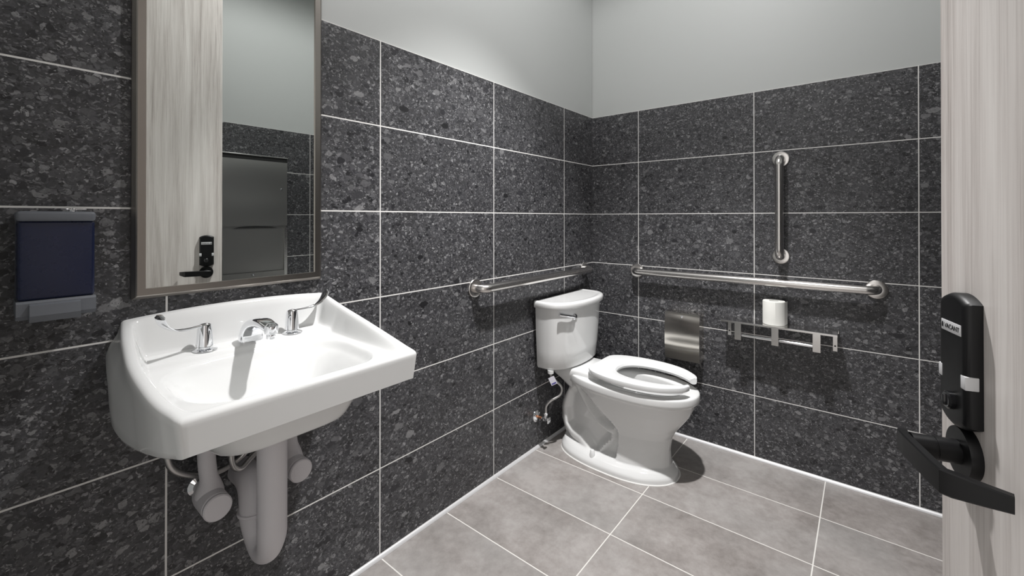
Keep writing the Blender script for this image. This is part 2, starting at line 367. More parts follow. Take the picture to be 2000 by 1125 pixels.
# text x -> along leaf toward the hinge (reads left to right for someone in the room), y -> up
TM = Matrix(((dd.x, 0, dn.x, 0), (dd.y, 0, dn.y, 0), (0, 1, 0, 0), (0, 0, 0, 1)))
for v in me.vertices: v.co = TM @ v.co + DL(0.0181, 0.072, 1.0822)
link(to, lk)
LZ = 0.926
rose = dbuild(MB().lathe([(0.0315, 0), (0.0315, 0.009), (0.0305, 0.0115), (0.015, 0.012), (0.0142, 0.012)], (0, 0.070, LZ), (-1, 0, 0)), 'lever_rose', M_BLACK, leaf)
hb = MB(); hb.lathe([(0.0145, 0.010), (0.0145, 0.034), (0.0138, 0.0345), (0.0138, 0.0355), (0.0145, 0.036), (0.0145, 0.058)], (0, 0.070, LZ), (-1, 0, 0), 28)
# flat angled lever: sections along s : (s, p_front, p_back, z_top, z_bot)
# plan path (s, p) of the flat bar: out over the stem, along the door, then back toward it
path = [(0.050, 0.060, .0115), (0.058, 0.0635, .0130), (0.080, 0.0640, .0138), (0.140, 0.0610, .0140), (0.1560, 0.0592, .0140), (0.1600, 0.0535, .0138), (0.1715, 0.0300, .0110), (0.1790, 0.0120, .0090)]
rs = []
for k, (s_, p_, hz) in enumerate(path):
    a = path[max(0, k-1)]; c = path[min(len(path)-1, k+1)]; tx_, ty_ = c[0]-a[0], c[1]-a[1]; L_ = math.hypot(tx_, ty_); nx, ny = -ty_/L_*0.0052, tx_/L_*0.0052
    e = 0.0015; P0 = (s_+nx, p_+ny); P1 = (s_-nx, p_-ny); f = 0.75
    Q0 = (s_+nx*f, p_+ny*f); Q1 = (s_-nx*f, p_-ny*f)
    rs.append([(-P0[1], P0[0], LZ-hz+e), (-P0[1], P0[0], LZ+hz-e), (-Q0[1], Q0[0], LZ+hz), (-Q1[1], Q1[0], LZ+hz), (-P1[1], P1[0], LZ+hz-e), (-P1[1], P1[0], LZ-hz+e), (-Q1[1], Q1[0], LZ-hz), (-Q0[1], Q0[0], LZ-hz)])
hb.rings(rs)
dbuild(hb, 'lever_handle', M_BLACK, rose, angle=25)

# ------------------------------------------------------------ mirror
mr = empty('wall_mirror', (0.0, -1.992, 1.0268), 'tall framed mirror with a brushed steel frame above the wall-hung sink', 'mirror')
y0, y1, z0, z1 = -2.2185, -1.765, 1.0268, 1.942
def frame_ring(prof, y0, y1, z0, z1):
    """mitred rectangular moulding; prof = (x, inset)"""
    rs = []
    for cy, cz, sy, sz in ((y0, z0, 1, 1), (y1, z0, -1, 1), (y1, z1, -1, -1), (y0, z1, 1, -1)):
        rs.append([(x, cy+sy*i, cz+sz*i) for x, i in prof])
    b = MB(); n = len(prof); vs = [p for r in rs for p in r]; fs = []
    for i in range(4):
        for j in range(n):
            k = (j+1) % n; fs.append((i*n+j, i*n+k, ((i+1) % 4)*n+k, ((i+1) % 4)*n+j))
    return b.add(vs, fs)
frame_ring([(0.001, 0.0), (0.011, 0.0), (0.0195, 0.0065), (0.021, 0.009), (0.021, 0.0245), (0.013, 0.0245), (0.001, 0.0245)], y0, y1, z0, z1).build('mirror_frame', M_FRAME, mr, smooth=False)
MB().box((0.0012, y0+0.0245, z0+0.0245), (0.0165, y1-0.0245, z1-0.0245)).build('mirror_glass', M_MIRROR, mr, smooth=False)

# ------------------------------------------------------------ sink
def smt(T, x):
    for p, q in zip(T, T[1:]):
        if x <= q[0] or q is T[-1]:
            i = T.index(p); a = T[i-1] if i else p; d = T[i+2] if i+2 < len(T) else q
            t = (x-p[0])/(q[0]-p[0]); h = q[0]-p[0]; m0 = (q[1]-a[1])/(q[0]-a[0])*h; m1 = (d[1]-p[1])/(d[0]-p[0])*h
            return (2*t**3-3*t*t+1)*p[1]+(t**3-2*t*t+t)*m0+(-2*t**3+3*t*t)*q[1]+(t**3-t*t)*m1
def YL(x): return smt([(0, -2.236), (0.05, -2.244), (0.1, -2.250), (0.2, -2.257), (0.3, -2.251), (0.36, -2.240), (0.415, -2.219)], x)
def YR(x): return smt([(0, -1.745), (0.1, -1.735), (0.2, -1.722), (0.3, -1.711), (0.415, -1.700)], x)
XF = 0.415
def rim_h(x, v):
    return 0.979-0.120*(x/XF)+0.013*(1-(2*v-1)**2)*(1-sm(0, 0.12, x))
def sink_z(x, v):
    yl, yr = YL(x), YR(x); y = yl+(yr-yl)*v
    ds = min(y-yl, yr-y)
    t = sm(0.018, 0.046, ds)*sm(0.012, 0.034, x)*sm(0.014, 0.030, XF-x)
    zd = 0.893-0.014*sm(0.09, 0.105, x)-0.030*(x/XF)
    z = rim_h(x, v)*(1-t)+zd*t
    cx = 0.242; ax = 0.138; ay = 0.212-0.012*sm(0.2, 0.0, x); cy = (yl+yr)/2
    r = (abs((x-cx)/ax)**3.6+abs((y-cy)/ay)**3.6)**(1/3.6)
    # fan-shaped basin: soft shoulder then deep bowl
    z -= 0.010*sm(1.12, 0.98, r) if False else 0.0
    k = 1-min(1, r)
    z -= 0.118*sm(0.0, 0.55, k) + 0.014*sm(0, 0.10, k)
    return y, z
NX, NY = 110, 150; be = 0.011
sk = MB(); grid = []
for i in range(NX+1):
    x = (XF-be)*i/NX
    row = []
    for j in range(NY+1):
        v = j/NY
        vi = (be + (YR(x)-YL(x)-2*be)*v)/(YR(x)-YL(x))
        y, z = sink_z(x, vi)
        row.append((x+0.0005, y, z))
    grid.append(row)
vs = [p for r in grid for p in r]; n1 = NY+1
fs = [(i*n1+j, i*n1+j+1, (i+1)*n1+j+1, (i+1)*n1+j) for i in range(NX) for j in range(NY)]
# outer loop order: left side (wall->front), front (left->right), right side (front->wall)
loop = [(i, 0) for i in range(NX+1)] + [(NX, j) for j in range(1, NY+1)] + [(i, NY) for i in range(NX-1, -1, -1)]
base = [Vector(grid[i][j]) for i, j in loop]; nl = len(loop)
def outn(k):
    i, j = loop[k]; d = Vector((0, 0, 0))
    if j == 0: d += Vector((0, -1, 0))
    if j == NY: d += Vector((0, 1, 0))
    if i == NX: d += Vector((1, 0, 0))
    # soften the two front corners
    if j == 0 and i > NX-8: d = Vector((sm(NX-8, NX, i)*0.72, -1, 0))
    if j == NY and i > NX-8: d = Vector((sm(NX-8, NX, i)*0.72, 1, 0))
    if i == NX and j < 8: d = Vector((1, -0.72*(1-sm(0, 8, j)), 0))
    if i == NX and j > NY-8: d = Vector((1, 0.72*sm(NY-8, NY, j), 0))
    return d*min(1.0, 1.0)
def bot_z(x, y):
    side = smt([(0, 0.812), (0.02, 0.785), (0.06, 0.757), (0.12, 0.743), (0.2, 0.747), (0.3, 0.764), (0.42, 0.784)], x)
    return side
bd = [outn(k) for k in range(nl)]
loops = [base]
for a in (25, 50, 70, 90):
    a = math.radians(a); loops.append([base[k]+bd[k]*(be*math.sin(a)*(0.92 if bd[k].length > 1.2 else 1))-Vector((0, 0, be*(1-math.cos(a)))) for k in range(nl)])
top = loops[-1]
for t in (0.12, 0.25, 0.4, 0.6, 0.8, 0.93):
    loops.append([Vector((top[k].x-0.006*t*(1 if loop[k][0] == NX else 0), top[k].y + bd[k].y*(0.028*(1-sm(0, 0.24, top[k].x))*sm(0, 0.40, t)-0.010*t), top[k].z+(bot_z(top[k].x, 0)-top[k].z)*t)) for k in range(nl)])
LP = loops[-1]
for ins, dz in ((0.004, -0.001), (0.012, -0.003), (0.022, -0.002)):
    loops.append([Vector((LP[k].x-ins*max(0, bd[k].x), LP[k].y-bd[k].y*ins, bot_z(top[k].x, 0)+dz+0.0045)) for k in range(nl)])
nb = len(vs); vid = [i*n1+j for i, j in loop]
ids = [vid]
for lp in loops[1:]:
    ids.append(list(range(len(vs), len(vs)+nl))); vs += [tuple(p) for p in lp]
for a, c in zip(ids, ids[1:]):
    fs += [(a[k], a[k+1], c[k+1], c[k]) for k in range(nl-1)]
# underside: grid between left/right ends of last loop with hanging bowl
last = loops[-1]; und = []
for i in range(NX+1):
    L = last[i]; R = last[nl-1-i]; row = []
    for j in range(0, 61):
        v = j/60; p = L.lerp(R, v)
        r = (abs((p.x-0.20)/0.165)**4+abs((p.y+1.975)/0.185)**4)**(1/4)
        row.append((p.x, p.y, p.z-0.062*sm(1.0, 0.72, r)))
    und.append(row)
n0 = len(vs); vs += [p for r in und for p in r]
fs += [(n0+i*61+j, n0+i*61+j+1, n0+(i+1)*61+j+1, n0+(i+1)*61+j) for i in range(NX) for j in range(60)]
sk.add(vs, fs)
sink = sk.build('wall_hung_sink', M_PORC, smooth=True, angle=60)
bmx = bmesh.new(); bmx.from_mesh(sink.data); bmesh.ops.remove_doubles(bmx, verts=bmx.verts, dist=0.0004); bmesh.ops.recalc_face_normals(bmx, faces=bmx.faces); bmx.to_mesh(sink.data); bmx.free()
tag(sink, 'white porcelain wall-hung sink with a raised back below the framed mirror', 'sink')
MB().lathe([(0.0, -0.004), (0.021, -0.004), (0.021, 0.0008), (0.017, 0.002), (0.013, -0.001), (0.0, -0.001)], (0.238, -1.982, sink_z(0.238, 0.5)[1]+0.001)).build('drain', M_CHROME, sink)
# faucet spout
FX = 0.064; FZ = 0.888
sp = MB()
cen = bez([Vector((0.058, 0, FZ-0.004)), Vector((0.061, 0, FZ+0.022)), Vector((0.080, 0, FZ+0.045)), Vector((0.112, 0, FZ+0.057)), Vector((0.150, 0, FZ+0.060)), Vector((0.190, 0, FZ+0.054))], 8)
YS = -1.982; rs = []; N = len(cen)
for i, p in enumerate(cen):
    t = i/(N-1); a = cen[max(0, i-1)]; c = cen[min(N-1, i+1)]; T = (c-a).normalized(); u = Vector((-T.z, 0, T.x))
    h = 0.017*(1-t)+0.0095*t; w = 0.030*(1-t)+0.017*t
    ring = []
    for k in range(24):
        q = 2*PI*k/24; cs, sn = math.cos(q), math.sin(q)
        yy = w*math.copysign(abs(cs)**0.6, cs); hh = h*math.copysign(abs(sn)**0.7, sn)
        ring.append((p.x+u.x*hh, YS+yy, p.z+u.z*hh))
    rs.append(ring)
sp.rings(rs)
sp.lathe([(0.0, 0.016), (0.009, 0.015), (0.0145, 0.010), (0.0155, 0.002), (0.0155, -0.010), (0.013, -0.012), (0.0, -0.012)], (0.190, YS, FZ+0.052), (0.15, 0, 1))
fau = empty('faucet', (0.064, YS, FZ-0.001), 'chrome faucet with arched spout and two wrist blade handles on the sink deck', 'faucet')
spo = sp.build('spout', M_CHROME, fau)
MB().lathe([(0.0, 0.0), (0.0095, 0.0), (0.0105, -0.004), (0.0105, -0.012), (0.0, -0.012)], (0.1885, YS, FZ+0.040), (0.15, 0, 1)).build('aerator', M_CHROME, spo)
# blade handles
def handle(y, s, label):
    z = sink_z(FX, 0.5)[1]
    e = fau
    MB().lathe([(0.0, 0.0), (0.0265, 0.0), (0.0270, 0.0012), (0.024, 0.003), (0.0125, 0.0045), (0.0125, 0.010), (0.0, 0.010)], (FX, y, z)).build('handle_flange', M_CHROME, e)
    b = MB().lathe([(0.0, 0.0095), (0.0172, 0.0095), (0.0182, 0.011), (0.0180, 0.014), (0.0166, 0.038), (0.0152, 0.058), (0.0138, 0.0635), (0.0100, 0.0665), (0.0, 0.068)], (FX, y, z))
    def A(d, h): return (FX+ux*d, y+s*uy*d, z+h)
    ux, uy = (0.42, 0.91) if s < 0 else (-0.12, 0.99)
    P = bez([A(0.006, .063), A(0.03, .0625), A(0.055, .064), A(0.078, .070), A(0.097, .083), A(0.106, .099), A(0.108, .111)], 8)
    n = len(P); W_ = []; T_ = []
    for i in range(n):
        t = i/(n-1); W_.append(0.0068+0.0092*sm(0.35, 0.72, t) - 0.0075*sm(0.90, 1.0, t)); T_.append(0.0034)
    b.tube(P, T_, 20, True, ry=W_, up=(0, 0, 1))
    b.build('blade_handle', M_CHROME, e)
handle(-2.088, -1, 'left chrome wrist blade handle of the sink faucet, blade pointing toward the soap dispenser')
handle(-1.877, 1, 'right chrome wrist blade handle of the sink faucet, blade pointing toward the toilet')

# ------------------------------------------------------------ pipes under the sink
tr = MB()
P = bez([(0.205, -1.985, 0.690), (0.205, -1.985, 0.60), (0.205, -1.985, 0.47), (0.203, -1.985, 0.425), (0.185, -1.985, 0.385), (0.150, -1.985, 0.366), (0.112, -1.985, 0.383), (0.093, -1.985, 0.425), (0.088, -1.985, 0.47), (0.080, -1.985, 0.500), (0.055, -1.985, 0.518), (0.002, -1.985, 0.520)], 6)
R = []
for p in P:
    R.append(0.0335 - 0.006*sm(0.44, 0.37, p.z))
tr.tube(P, R, 32)
tr.lathe([(0.037, 0), (0.0385, 0.004), (0.037, 0.008)], (0.0895, -1.985, 0.440), (0.02, 0, 1))
tag(tr.build('drain_trap_cover', M_PVC, angle=50), 'white insulated drain trap curving down from the middle of the sink underside', 'drain pipe')
def valve_cover(y, x, label):
    zc = 0.523
    e = empty('valve_cover', (0.05, y, zc), label, 'pipe cover', 'white supply valve covers under the sink')
    b = MB()
    b.lathe([(0.017, 0.0), (0.026, 0.004), (0.029, 0.012), (0.0305, 0.03), (0.0305, x-0.052), (0.0275, x-0.050), (0.0275, x-0.045)], (0.045, y, zc), (1, 0, 0))
    P = bez([(0.085, y, zc+0.010), (0.085, y, zc+0.04), (0.083, y-0.003, zc+0.07), (0.08, y-0.005, zc+0.115), (0.078, y-0.005, 0.765)], 6)
    b.tube(P, [0.031-0.012*sm(0, 0.4, i/(len(P)-1)) for i in range(len(P))], 28)
    b.build('insulation_sleeve', M_PVC, e)
    MB().lathe([(0.0, -0.006), (0.0285, -0.006), (0.0305, -0.003), (0.0305, 0.004), (0.028, 0.007), (0.0, 0.008)], (x, y, zc), (1, 0, 0)).build('end_cap', M_PVC, e)
    MB().lathe([(0.0, 0.0), (0.027, 0.0), (0.0255, 0.006), (0.014, 0.012), (0.013, 0.0125), (0.0, 0.0125)], (0.0004, y, zc), (1, 0, 0)).build('escutcheon', M_CHROME, e)
    MB().lathe([(0.015, 0.0), (0.015, 0.040)], (0.010, y, zc), (1, 0, 0)).build('pipe_stub', M_PVC, e)
valve_cover(-2.083, 0.142, 'left white supply valve cover hanging under the sink, nearer the soap dispenser')
valve_cover(-1.888, 0.142, 'right white supply valve cover under the sink, behind the drain trap')
h1 = MB().tube(bez([(0.060, -2.155, 0.775), (0.058, -2.163, 0.70), (0.055, -2.155, 0.625), (0.05, -2.12, 0.585), (0.045, -2.06, 0.560), (0.045, -2.00, 0.575), (0.05, -1.965, 0.63), (0.06, -1.955, 0.70)], 8), 0.0075, 14)
tag(h1.build('supply_hose', M_HOSE), 'braided supply hose looping low from the left end of the sink underside', 'hose', 'braided hoses under the sink')
h2 = MB().tube(bez([(0.085, -2.005, 0.77), (0.088, -2.02, 0.70), (0.09, -2.036, 0.63), (0.09, -2.034, 0.585), (0.085, -2.015, 0.565), (0.075, -1.99, 0.575), (0.065, -1.955, 0.60), (0.06, -1.925, 0.66), (0.06, -1.915, 0.75)], 8), 0.0070, 14)
tag(h2.build('supply_hose', M_HOSE), 'braided supply hose making a tight loop beside the drain trap', 'hose', 'braided hoses under the sink')

# ------------------------------------------------------------ soap dispenser on the left wall
sdp = empty('soap_dispenser', (0, -2.342, 1.02), 'grey wall soap dispenser with a dark blue tank left of the mirror', 'soap dispenser')
sy0, sy1 = -2.398, -2.288
def side_ext(prof, ya, yb, bev=0.0):
    b = MB(); b.rings([[(x, y, z) for x, z in prof] for y in (ya, yb)]); return b
MB().box((0.0, sy0+0.002, 1.030), (0.016, sy1-0.002, 1.232), 0.003).build('back_plate', M_GREYP, sdp)
MB().box((0.016, sy0, 1.214), (0.094, sy1, 1.234), 0.006, 3).build('lid', M_GREYP, sdp)
MB().box((0.016, sy0+0.002, 1.058), (0.088, sy1-0.001, 1.2145), 0.005, 3).build('soap_tank', M_BLUE, sdp)
side_ext([(0.016, 1.058), (0.094, 1.058), (0.097, 1.054), (0.097, 1.030), (0.090, 1.022), (0.016, 1.030)], sy0, sy1).build('bottom_housing', M_GREYP, sdp, smooth=False)
side_ext([(0.097, 1.053), (0.104, 1.050), (0.106, 1.030), (0.100, 1.017), (0.088, 1.018), (0.088, 1.05)], sy0+0.017, sy1-0.023).build('push_bar', M_GREYP, sdp, smooth=False)
kb = MB().lathe([(0.0, 0.0), (0.007, 0.0), (0.007, 0.004), (0.0, 0.005)], (0.055, -2.318, 1.2335)); kb.box((0.040, -2.320, 1.236), (0.070, -2.316, 1.2415), 0.001); kb.box((0.052, -2.330, 1.2375), (0.058, -2.298, 1.2405), 0.001)
kb.build('lock_key', M_CHROME, sdp)

# ------------------------------------------------------------ grab bars
def grab_bar(a, c, nrm, label, stand=0.058, r=0.019, rf=0.041):
    a = Vector(a); c = Vector(c); n = Vector(nrm); d = (c-a).normalized(); L = (c-a).length; br = 0.036
    e = empty('grab_bar', (a+c)/2, label, 'grab bar', 'stainless grab bars on the tiled walls')
    P = [a + n*0.002, a + n*(stand-br)]
    P += arc(a + n*(stand-br) + d*br, PI, PI/2, br, d, n, 12)[1:]
    P += arc(c + n*(stand-br) - d*br, PI/2, 0, br, d, n, 12)
    P += [c + n*0.002]
    MB().tube(P, r, 28, up=n.cross(d)).build('bar', M_STEEL, e)
    for p in (a, c):
        MB().lathe([(0.0, 0.0005), (rf, 0.0005), (rf, 0.006), (rf-0.002, 0.0085), (rf-0.006, 0.0095), (r+0.001, 0.0095), (r-0.002, 0.0095)], p, n, 48).build('wall_flange', M_STEEL, e)
grab_bar((0.302, 0, 0.907), (1.407, 0, 0.907), (0, -1, 0), 'long horizontal stainless grab bar on the back wall above the shelf')
grab_bar((0, -1.066, 0.907), (0, -0.115, 0.907), (1, 0, 0), 'horizontal stainless grab bar on the left wall above the toilet tank')
grab_bar((1.045, 0, 1.508), (1.045, 0, 1.033), (0, -1, 0), 'short vertical stainless grab bar on the back wall', rf=0.038)

# ------------------------------------------------------------ toilet
TC = -0.412
toi = empty('toilet', (0.38, TC, 0), 'white porcelain two-piece toilet with open-front seat in the room corner', 'toilet')
PR = [ # z: xb, xc, xf, hw
 (0.000, .070, .40, .680, .172), (0.020, .068, .40, .677, .171), (0.027, .070, .40, .672, .167), (0.042, .078, .40, .660, .150), (0.050, .078, .40, .652, .134), (0.056, .076, .40, .648, .127), (0.09, .060, .39, .645, .122), (0.12, .050, .39, .643, .119), (0.18, .048, .39, .650, .117),
 (0.22, .056, .40, .672, .124), (0.26, .075, .41, .703, .134), (0.30, .098, .43, .732, .147), (0.335, .105, .45, .748, .157), (0.358, .105, .47, .754, .163), (0.366, .105, .47, .760, .169), (0.371, .105, .47, .770, .180), (0.376, .105, .47, .774, .183),
 (0.40, .105, .47, .775, .183), (0.408, .106, .47, .773, .181), (0.4115, .109, .47, .768, .177), (0.4125, .113, .47, .762, .172)]
def bound(z): return lerp([(0.0, .420), (0.03, .420), (0.15, .432), (0.20, .428), (0.27, .350), (0.33, .285), (0.38, .20)], z)[0]
def pdist(x, z, poly):
    m = 9
    for (a, b), (c, d) in zip(poly, poly[1:]):
        t = max(0, min(1, ((x-a)*(c-a)+(z-b)*(d-b))/((c-a)**2+(d-b)**2))); m = min(m, math.hypot(x-a-t*(c-a), z-b-t*(d-b)))
    return m
RA = [(.19, .36), (.225, .322), (.272, .252), (.318, .204), (.385, .176)]
RB = [(.17, .36), (.10, .31), (.075, .2), (.095, .11), (.15, .085), (.21, .080), (.25, .050)]
RC = [(.40, .185), (.395, .14), (.35, .09), (.33, .06)]
def body_pt(z, th):
    xb, xc, xf, hw = lerp(PR, z); cs, sn = math.cos(th), math.sin(th)
    e = 2.15 if cs > 0 else (2.3 if z > .05 else 2.6)
    cx = math.copysign(abs(cs)**(2/e), cs); sy = math.copysign(abs(sn)**(2/e), sn)
    x = xc + cx*((xf-xc) if cs > 0 else (xc-xb)); y = sy*hw
    if 0.045 < z < 0.372 and abs(sn) > 0.12:
        m = sm(bound(z)+0.004, bound(z)-0.014, x)*sm(0.05, 0.062, z)*sm(0.372, 0.345, z)*sm(0.12, 0.45, abs(sn))
        rec = 0.050*m
        add = max(0.046*math.exp(-(pdist(x, z, RA)/0.019)**2.5), 0.046*math.exp(-(pdist(x, z, RB)/0.036)**3), 0.034*math.exp(-(pdist(x, z, RC)/0.017)**2))
        y = math.copysign(max(0.02, abs(y) - rec + add*m), y)
    return (x, TC+y, z)
zs = []
z = 0.0
while z < 0.364: zs.append(z); z += 0.0035 if z > 0.03 else 0.007
zs += [0.366, 0.3685, 0.371, 0.3735, 0.376, 0.385, 0.40, 0.405, 0.408, 0.4105, 0.4120, 0.4125]
NT_ = 200
rs = [[body_pt(z, 2*PI*k/NT_) for k in range(NT_)] for z in zs]
# rim inner edge and bowl interior
def ell(xb, xc, xf, hw, z): return [(xc+math.cos(2*PI*k/NT_)*((xf-xc) if math.cos(2*PI*k/NT_) > 0 else (xc-xb)), TC+hw*math.sin(2*PI*k/NT_), z) for k in range(NT_)]
rs += [ell(.20, .47, .745, .158, .4128), ell(.29, .48, .715, .128, .4115), ell(.305, .48, .706, .119, .408), ell(.31, .48, .702, .115, .400), ell(.305, .48, .706, .120, .375), ell(.31, .48, .700, .115, .34), ell(.33, .47, .66, .095, .28), ell(.36, .46, .59, .065, .22), ell(.38, .45, .54, .045, .19)]
bw = MB(); bw.rings(rs)
# deck under the tank
def rrect(x0, x1, hw, z, r, n=8):
    out = []
    for cx, cy, a in ((x1-r, hw-r, 0), (x0+r, hw-r, PI/2), (x0+r, -hw+r, PI), (x1-r, -hw+r, 3*PI/2)):
        for i in range(n+1): out.append((cx+r*math.cos(a+PI/2*i/n), TC+cy+r*math.sin(a+PI/2*i/n), z))
    return out
bw.rings([rrect(.10, .30, .085, .33, .05), rrect(.07, .33, .102, .365, .05), rrect(.045, .345, .118, .392, .045), rrect(.040, .345, .122, .402, .045), rrect(.040, .34, .122, .425, .045), rrect(.043, .325, .118, .434, .045), rrect(.05, .30, .108, .438, .045)])
bowl = bw.build('toilet_bowl', M_PORC, toi, angle=60)
# floor caulk bead
rs = [[(0.375+(p[0]-0.375)*s, TC+(p[1]-TC)*s2, zz) for p in rs_] for rs_, s, s2, zz in (([body_pt(0.0, 2*PI*k/NT_) for k in range(NT_)], 1.018, 1.035, 0.0006), ([body_pt(0.0, 2*PI*k/NT_) for k in range(NT_)], 1.014, 1.028, 0.003), ([body_pt(0.0, 2*PI*k/NT_) for k in range(NT_)], 0.99, 0.98, 0.004))]
MB().rings(rs, True, False, False).build('caulk_bead', M_CAULK, toi)
# tank
def dring(hw, xs, xf, z, r=0.018, n=40):
    """D-shaped plan: flat back, bowed front"""
    out = [(0.022, TC+hw-0.004, z), (0.022, TC-hw+0.004, z), (0.026, TC-hw, z)]
    for i in range(n+1):
        a = -PI/2+PI*i/n; s = math.sin(a); c = math.cos(a)
        yy = hw*math.copysign(abs(s)**0.9, s); xx = xs+(xf-xs)*abs(c)**0.85
        out.append((xx, TC+yy, z))
    out.append((0.026, TC+hw, z)); return out
tk = MB()
tk.rings([dring(.205, .060, .150, .438), dring(.214, .066, .182, .441), dring(.219, .070, .192, .452), dring(.224, .078, .200, .53), dring(.231, .084, .208, .65), dring(.235, .088, .213, .757)])
tank = tk.build('tank', M_PORC, toi, angle=50)
ld = MB(); ld.rings([dring(.238, .088, .214, .7565), dring(.2455, .096, .227, .7575), dring(.2475, .098, .230, .762), dring(.2475, .099, .231, .778), dring(.2455, .097, .229, .786), dring(.240, .092, .222, .7905), dring(.228, .082, .208, .7915), dring(.222, .078, .203, .7890), dring(.212, .07, .193, .7885)])
ld.build('tank_lid', M_PORC, toi, angle=60)
# flush lever
fl = MB().lathe([(0.0, -0.03), (0.016, -0.03), (0.016, -0.004), (0.0185, -0.002), (0.0185, 0.004), (0.015, 0.009), (0.0, 0.012)], (0.190, -0.536, 0.712), (0.86, -0.5, 0))
fl.tube(bez([(0.197, -0.541, 0.714), (0.205, -0.562, 0.718), (0.195, -0.598, 0.727), (0.170, -0.640, 0.739)], 8), [0.012-0.004*sm(0, .4, i/24)+0.002*sm(.7, 1, i/24) for i in range(25)], 16, ry=[0.008]*25)
fl.build('flush_lever', M_CHROME, toi)
# seat: open-front ring
def seat():
    b = MB(); zt = 0.470; rs = []
    # closed strip from right tip around the back to the left tip: (outer, inner) plan points
    out = [(.752, .052), (.742, .085), (.715, .118), (.66, .158), (.58, .184), (.50, .192), (.42, .188), (.35, .172), (.300, .149), (.272, .116), (.266, .086)]
    inn = [(.722, .044), (.700, .060), (.672, .078), (.63, .095), (.575, .106), (.52, .110), (.47, .103), (.43, .088), (.405, .066), (.390, .040), (.384, .012)]
    def full(p): 
        c = bez([Vector((x, y, 0)) for x, y in p], 6); m = [Vector((q.x, -q.y, 0)) for q in reversed(c)]; return c+m
    # join the outer back edge straight, the inner back edge curved
    O = full(out); I = full(inn)
    for o, i in zip(O, I):
        d = (i-o); L = d.length; d.normalize()
        ring = []
        for t, h in ((0.0, -0.010), (0.002, -0.003), (0.007, 0.0), (0.014, 0.0005), (L*0.5, -0.001), (L-0.016, -0.003), (L-0.006, -0.006), (L, -0.016), (L-0.003, -0.026), (L-0.01, -0.029), (0.012, -0.029), (0.003, -0.025)):
            p = o+d*t; ring.append((p.x, TC+p.y, zt+h))
        rs.append(ring)
    b.rings(rs); return b
st = seat().build('toilet_seat', M_SEAT, toi, angle=40)
for s in (-1, 1):
    MB().box((0.262, TC+s*0.068-0.02, 0.436), (0.300, TC+s*0.068+0.02, 0.462), 0.007, 3).build('seat_hinge', M_SEAT, toi)
for s in (-1, 1):
    MB().lathe([(0.0, -0.02), (0.015, -0.02), (0.014, 0.008), (0.011, 0.026), (0.008, 0.031), (0.0, 0.0325)], (0.306, TC+s*0.139, 0.040)).build('bolt_cap', M_SEAT, toi)
# water supply of the toilet
sv = empty('toilet_supply_valve', (0, -0.607, 0.172), 'chrome stop valve on a copper stub with braided hose beside the toilet', 'valve')
vy, vz = -0.607, 0.172
MB().lathe([(0.0, 0.0), (0.031, 0.0), (0.030, 0.004), (0.016, 0.010), (0.009, 0.011), (0.0, 0.011)], (0.0004, vy, vz), (1, 0, 0)).build('escutcheon', M_CHROME, sv)
MB().lathe([(0.0065, 0.0), (0.0065, 0.044)], (0.006, vy, vz), (1, 0, 0), 20).build('copper_stub', M_COPPER, sv)
vb = MB().lathe([(0.0095, 0.0), (0.011, 0.003), (0.011, 0.013), (0.009, 0.015), (0.009, 0.032), (0.0, 0.032)], (0.042, vy, vz), (1, 0, 0), 8); vb.lathe([(0.0075, 0.0), (0.0075, 0.018), (0.0095, 0.020), (0.0095, 0.030), (0.006, 0.032)], (0.064, vy, vz+0.004), (0, 0, 1), 8)
vb.build('valve_body', M_CHROME, sv)
vh = MB().box((0.078, vy-0.013, vz-0.015), (0.086, vy+0.013, vz+0.015), 0.004, 3); vh.lathe([(0.005, 0), (0.005, 0.01)], (0.071, vy, vz), (1, 0, 0), 12); vh.build('valve_handle', M_CHROME, sv)
hp = bez([(0.064, vy, vz+0.034), (0.066, vy, vz+0.07), (0.085, vy+0.012, vz+0.098), (0.118, vy+0.050, vz+0.125), (0.124, vy+0.055, vz+0.165), (0.112, vy+0.02, vz+0.205), (0.10, vy-0.005, vz+0.235), (0.10, vy-0.008, 0.425)], 8)
MB().tube(hp, 0.0062, 16).build('supply_hose', M_HOSE, sv)
MB().lathe([(0.0, 0.0), (0.012, 0.0), (0.016, 0.004), (0.017, 0.020), (0.0, 0.020)], (0.10, vy-0.008, 0.419), (0, 0, 1), 12).build('coupling_nut', M_SEAT, sv)
tg = MB(); tg.box((-0.0006, -0.016, -0.042), (0.0006, 0.016, 0.0)); TM2 = Matrix.Translation((0.110, vy-0.020, vz+0.236)) @ Matrix.Rotation(-0.95, 4, 'Z') @ Matrix.Rotation(0.45, 4, 'X')
tg.v = [tuple(TM2 @ Vector(v)) for v in tg.v]; tgo = tg.build('paper_tag', M_TAG, sv, smooth=False)
tg2 = MB(); tg2.box((0.0007, -0.012, -0.039), (0.0010, 0.012, -0.031)); tg2.v = [tuple(TM2 @ Vector(v)) for v in tg2.v]; tg2.build('tag_print', M_TAGB, tgo, smooth=False)

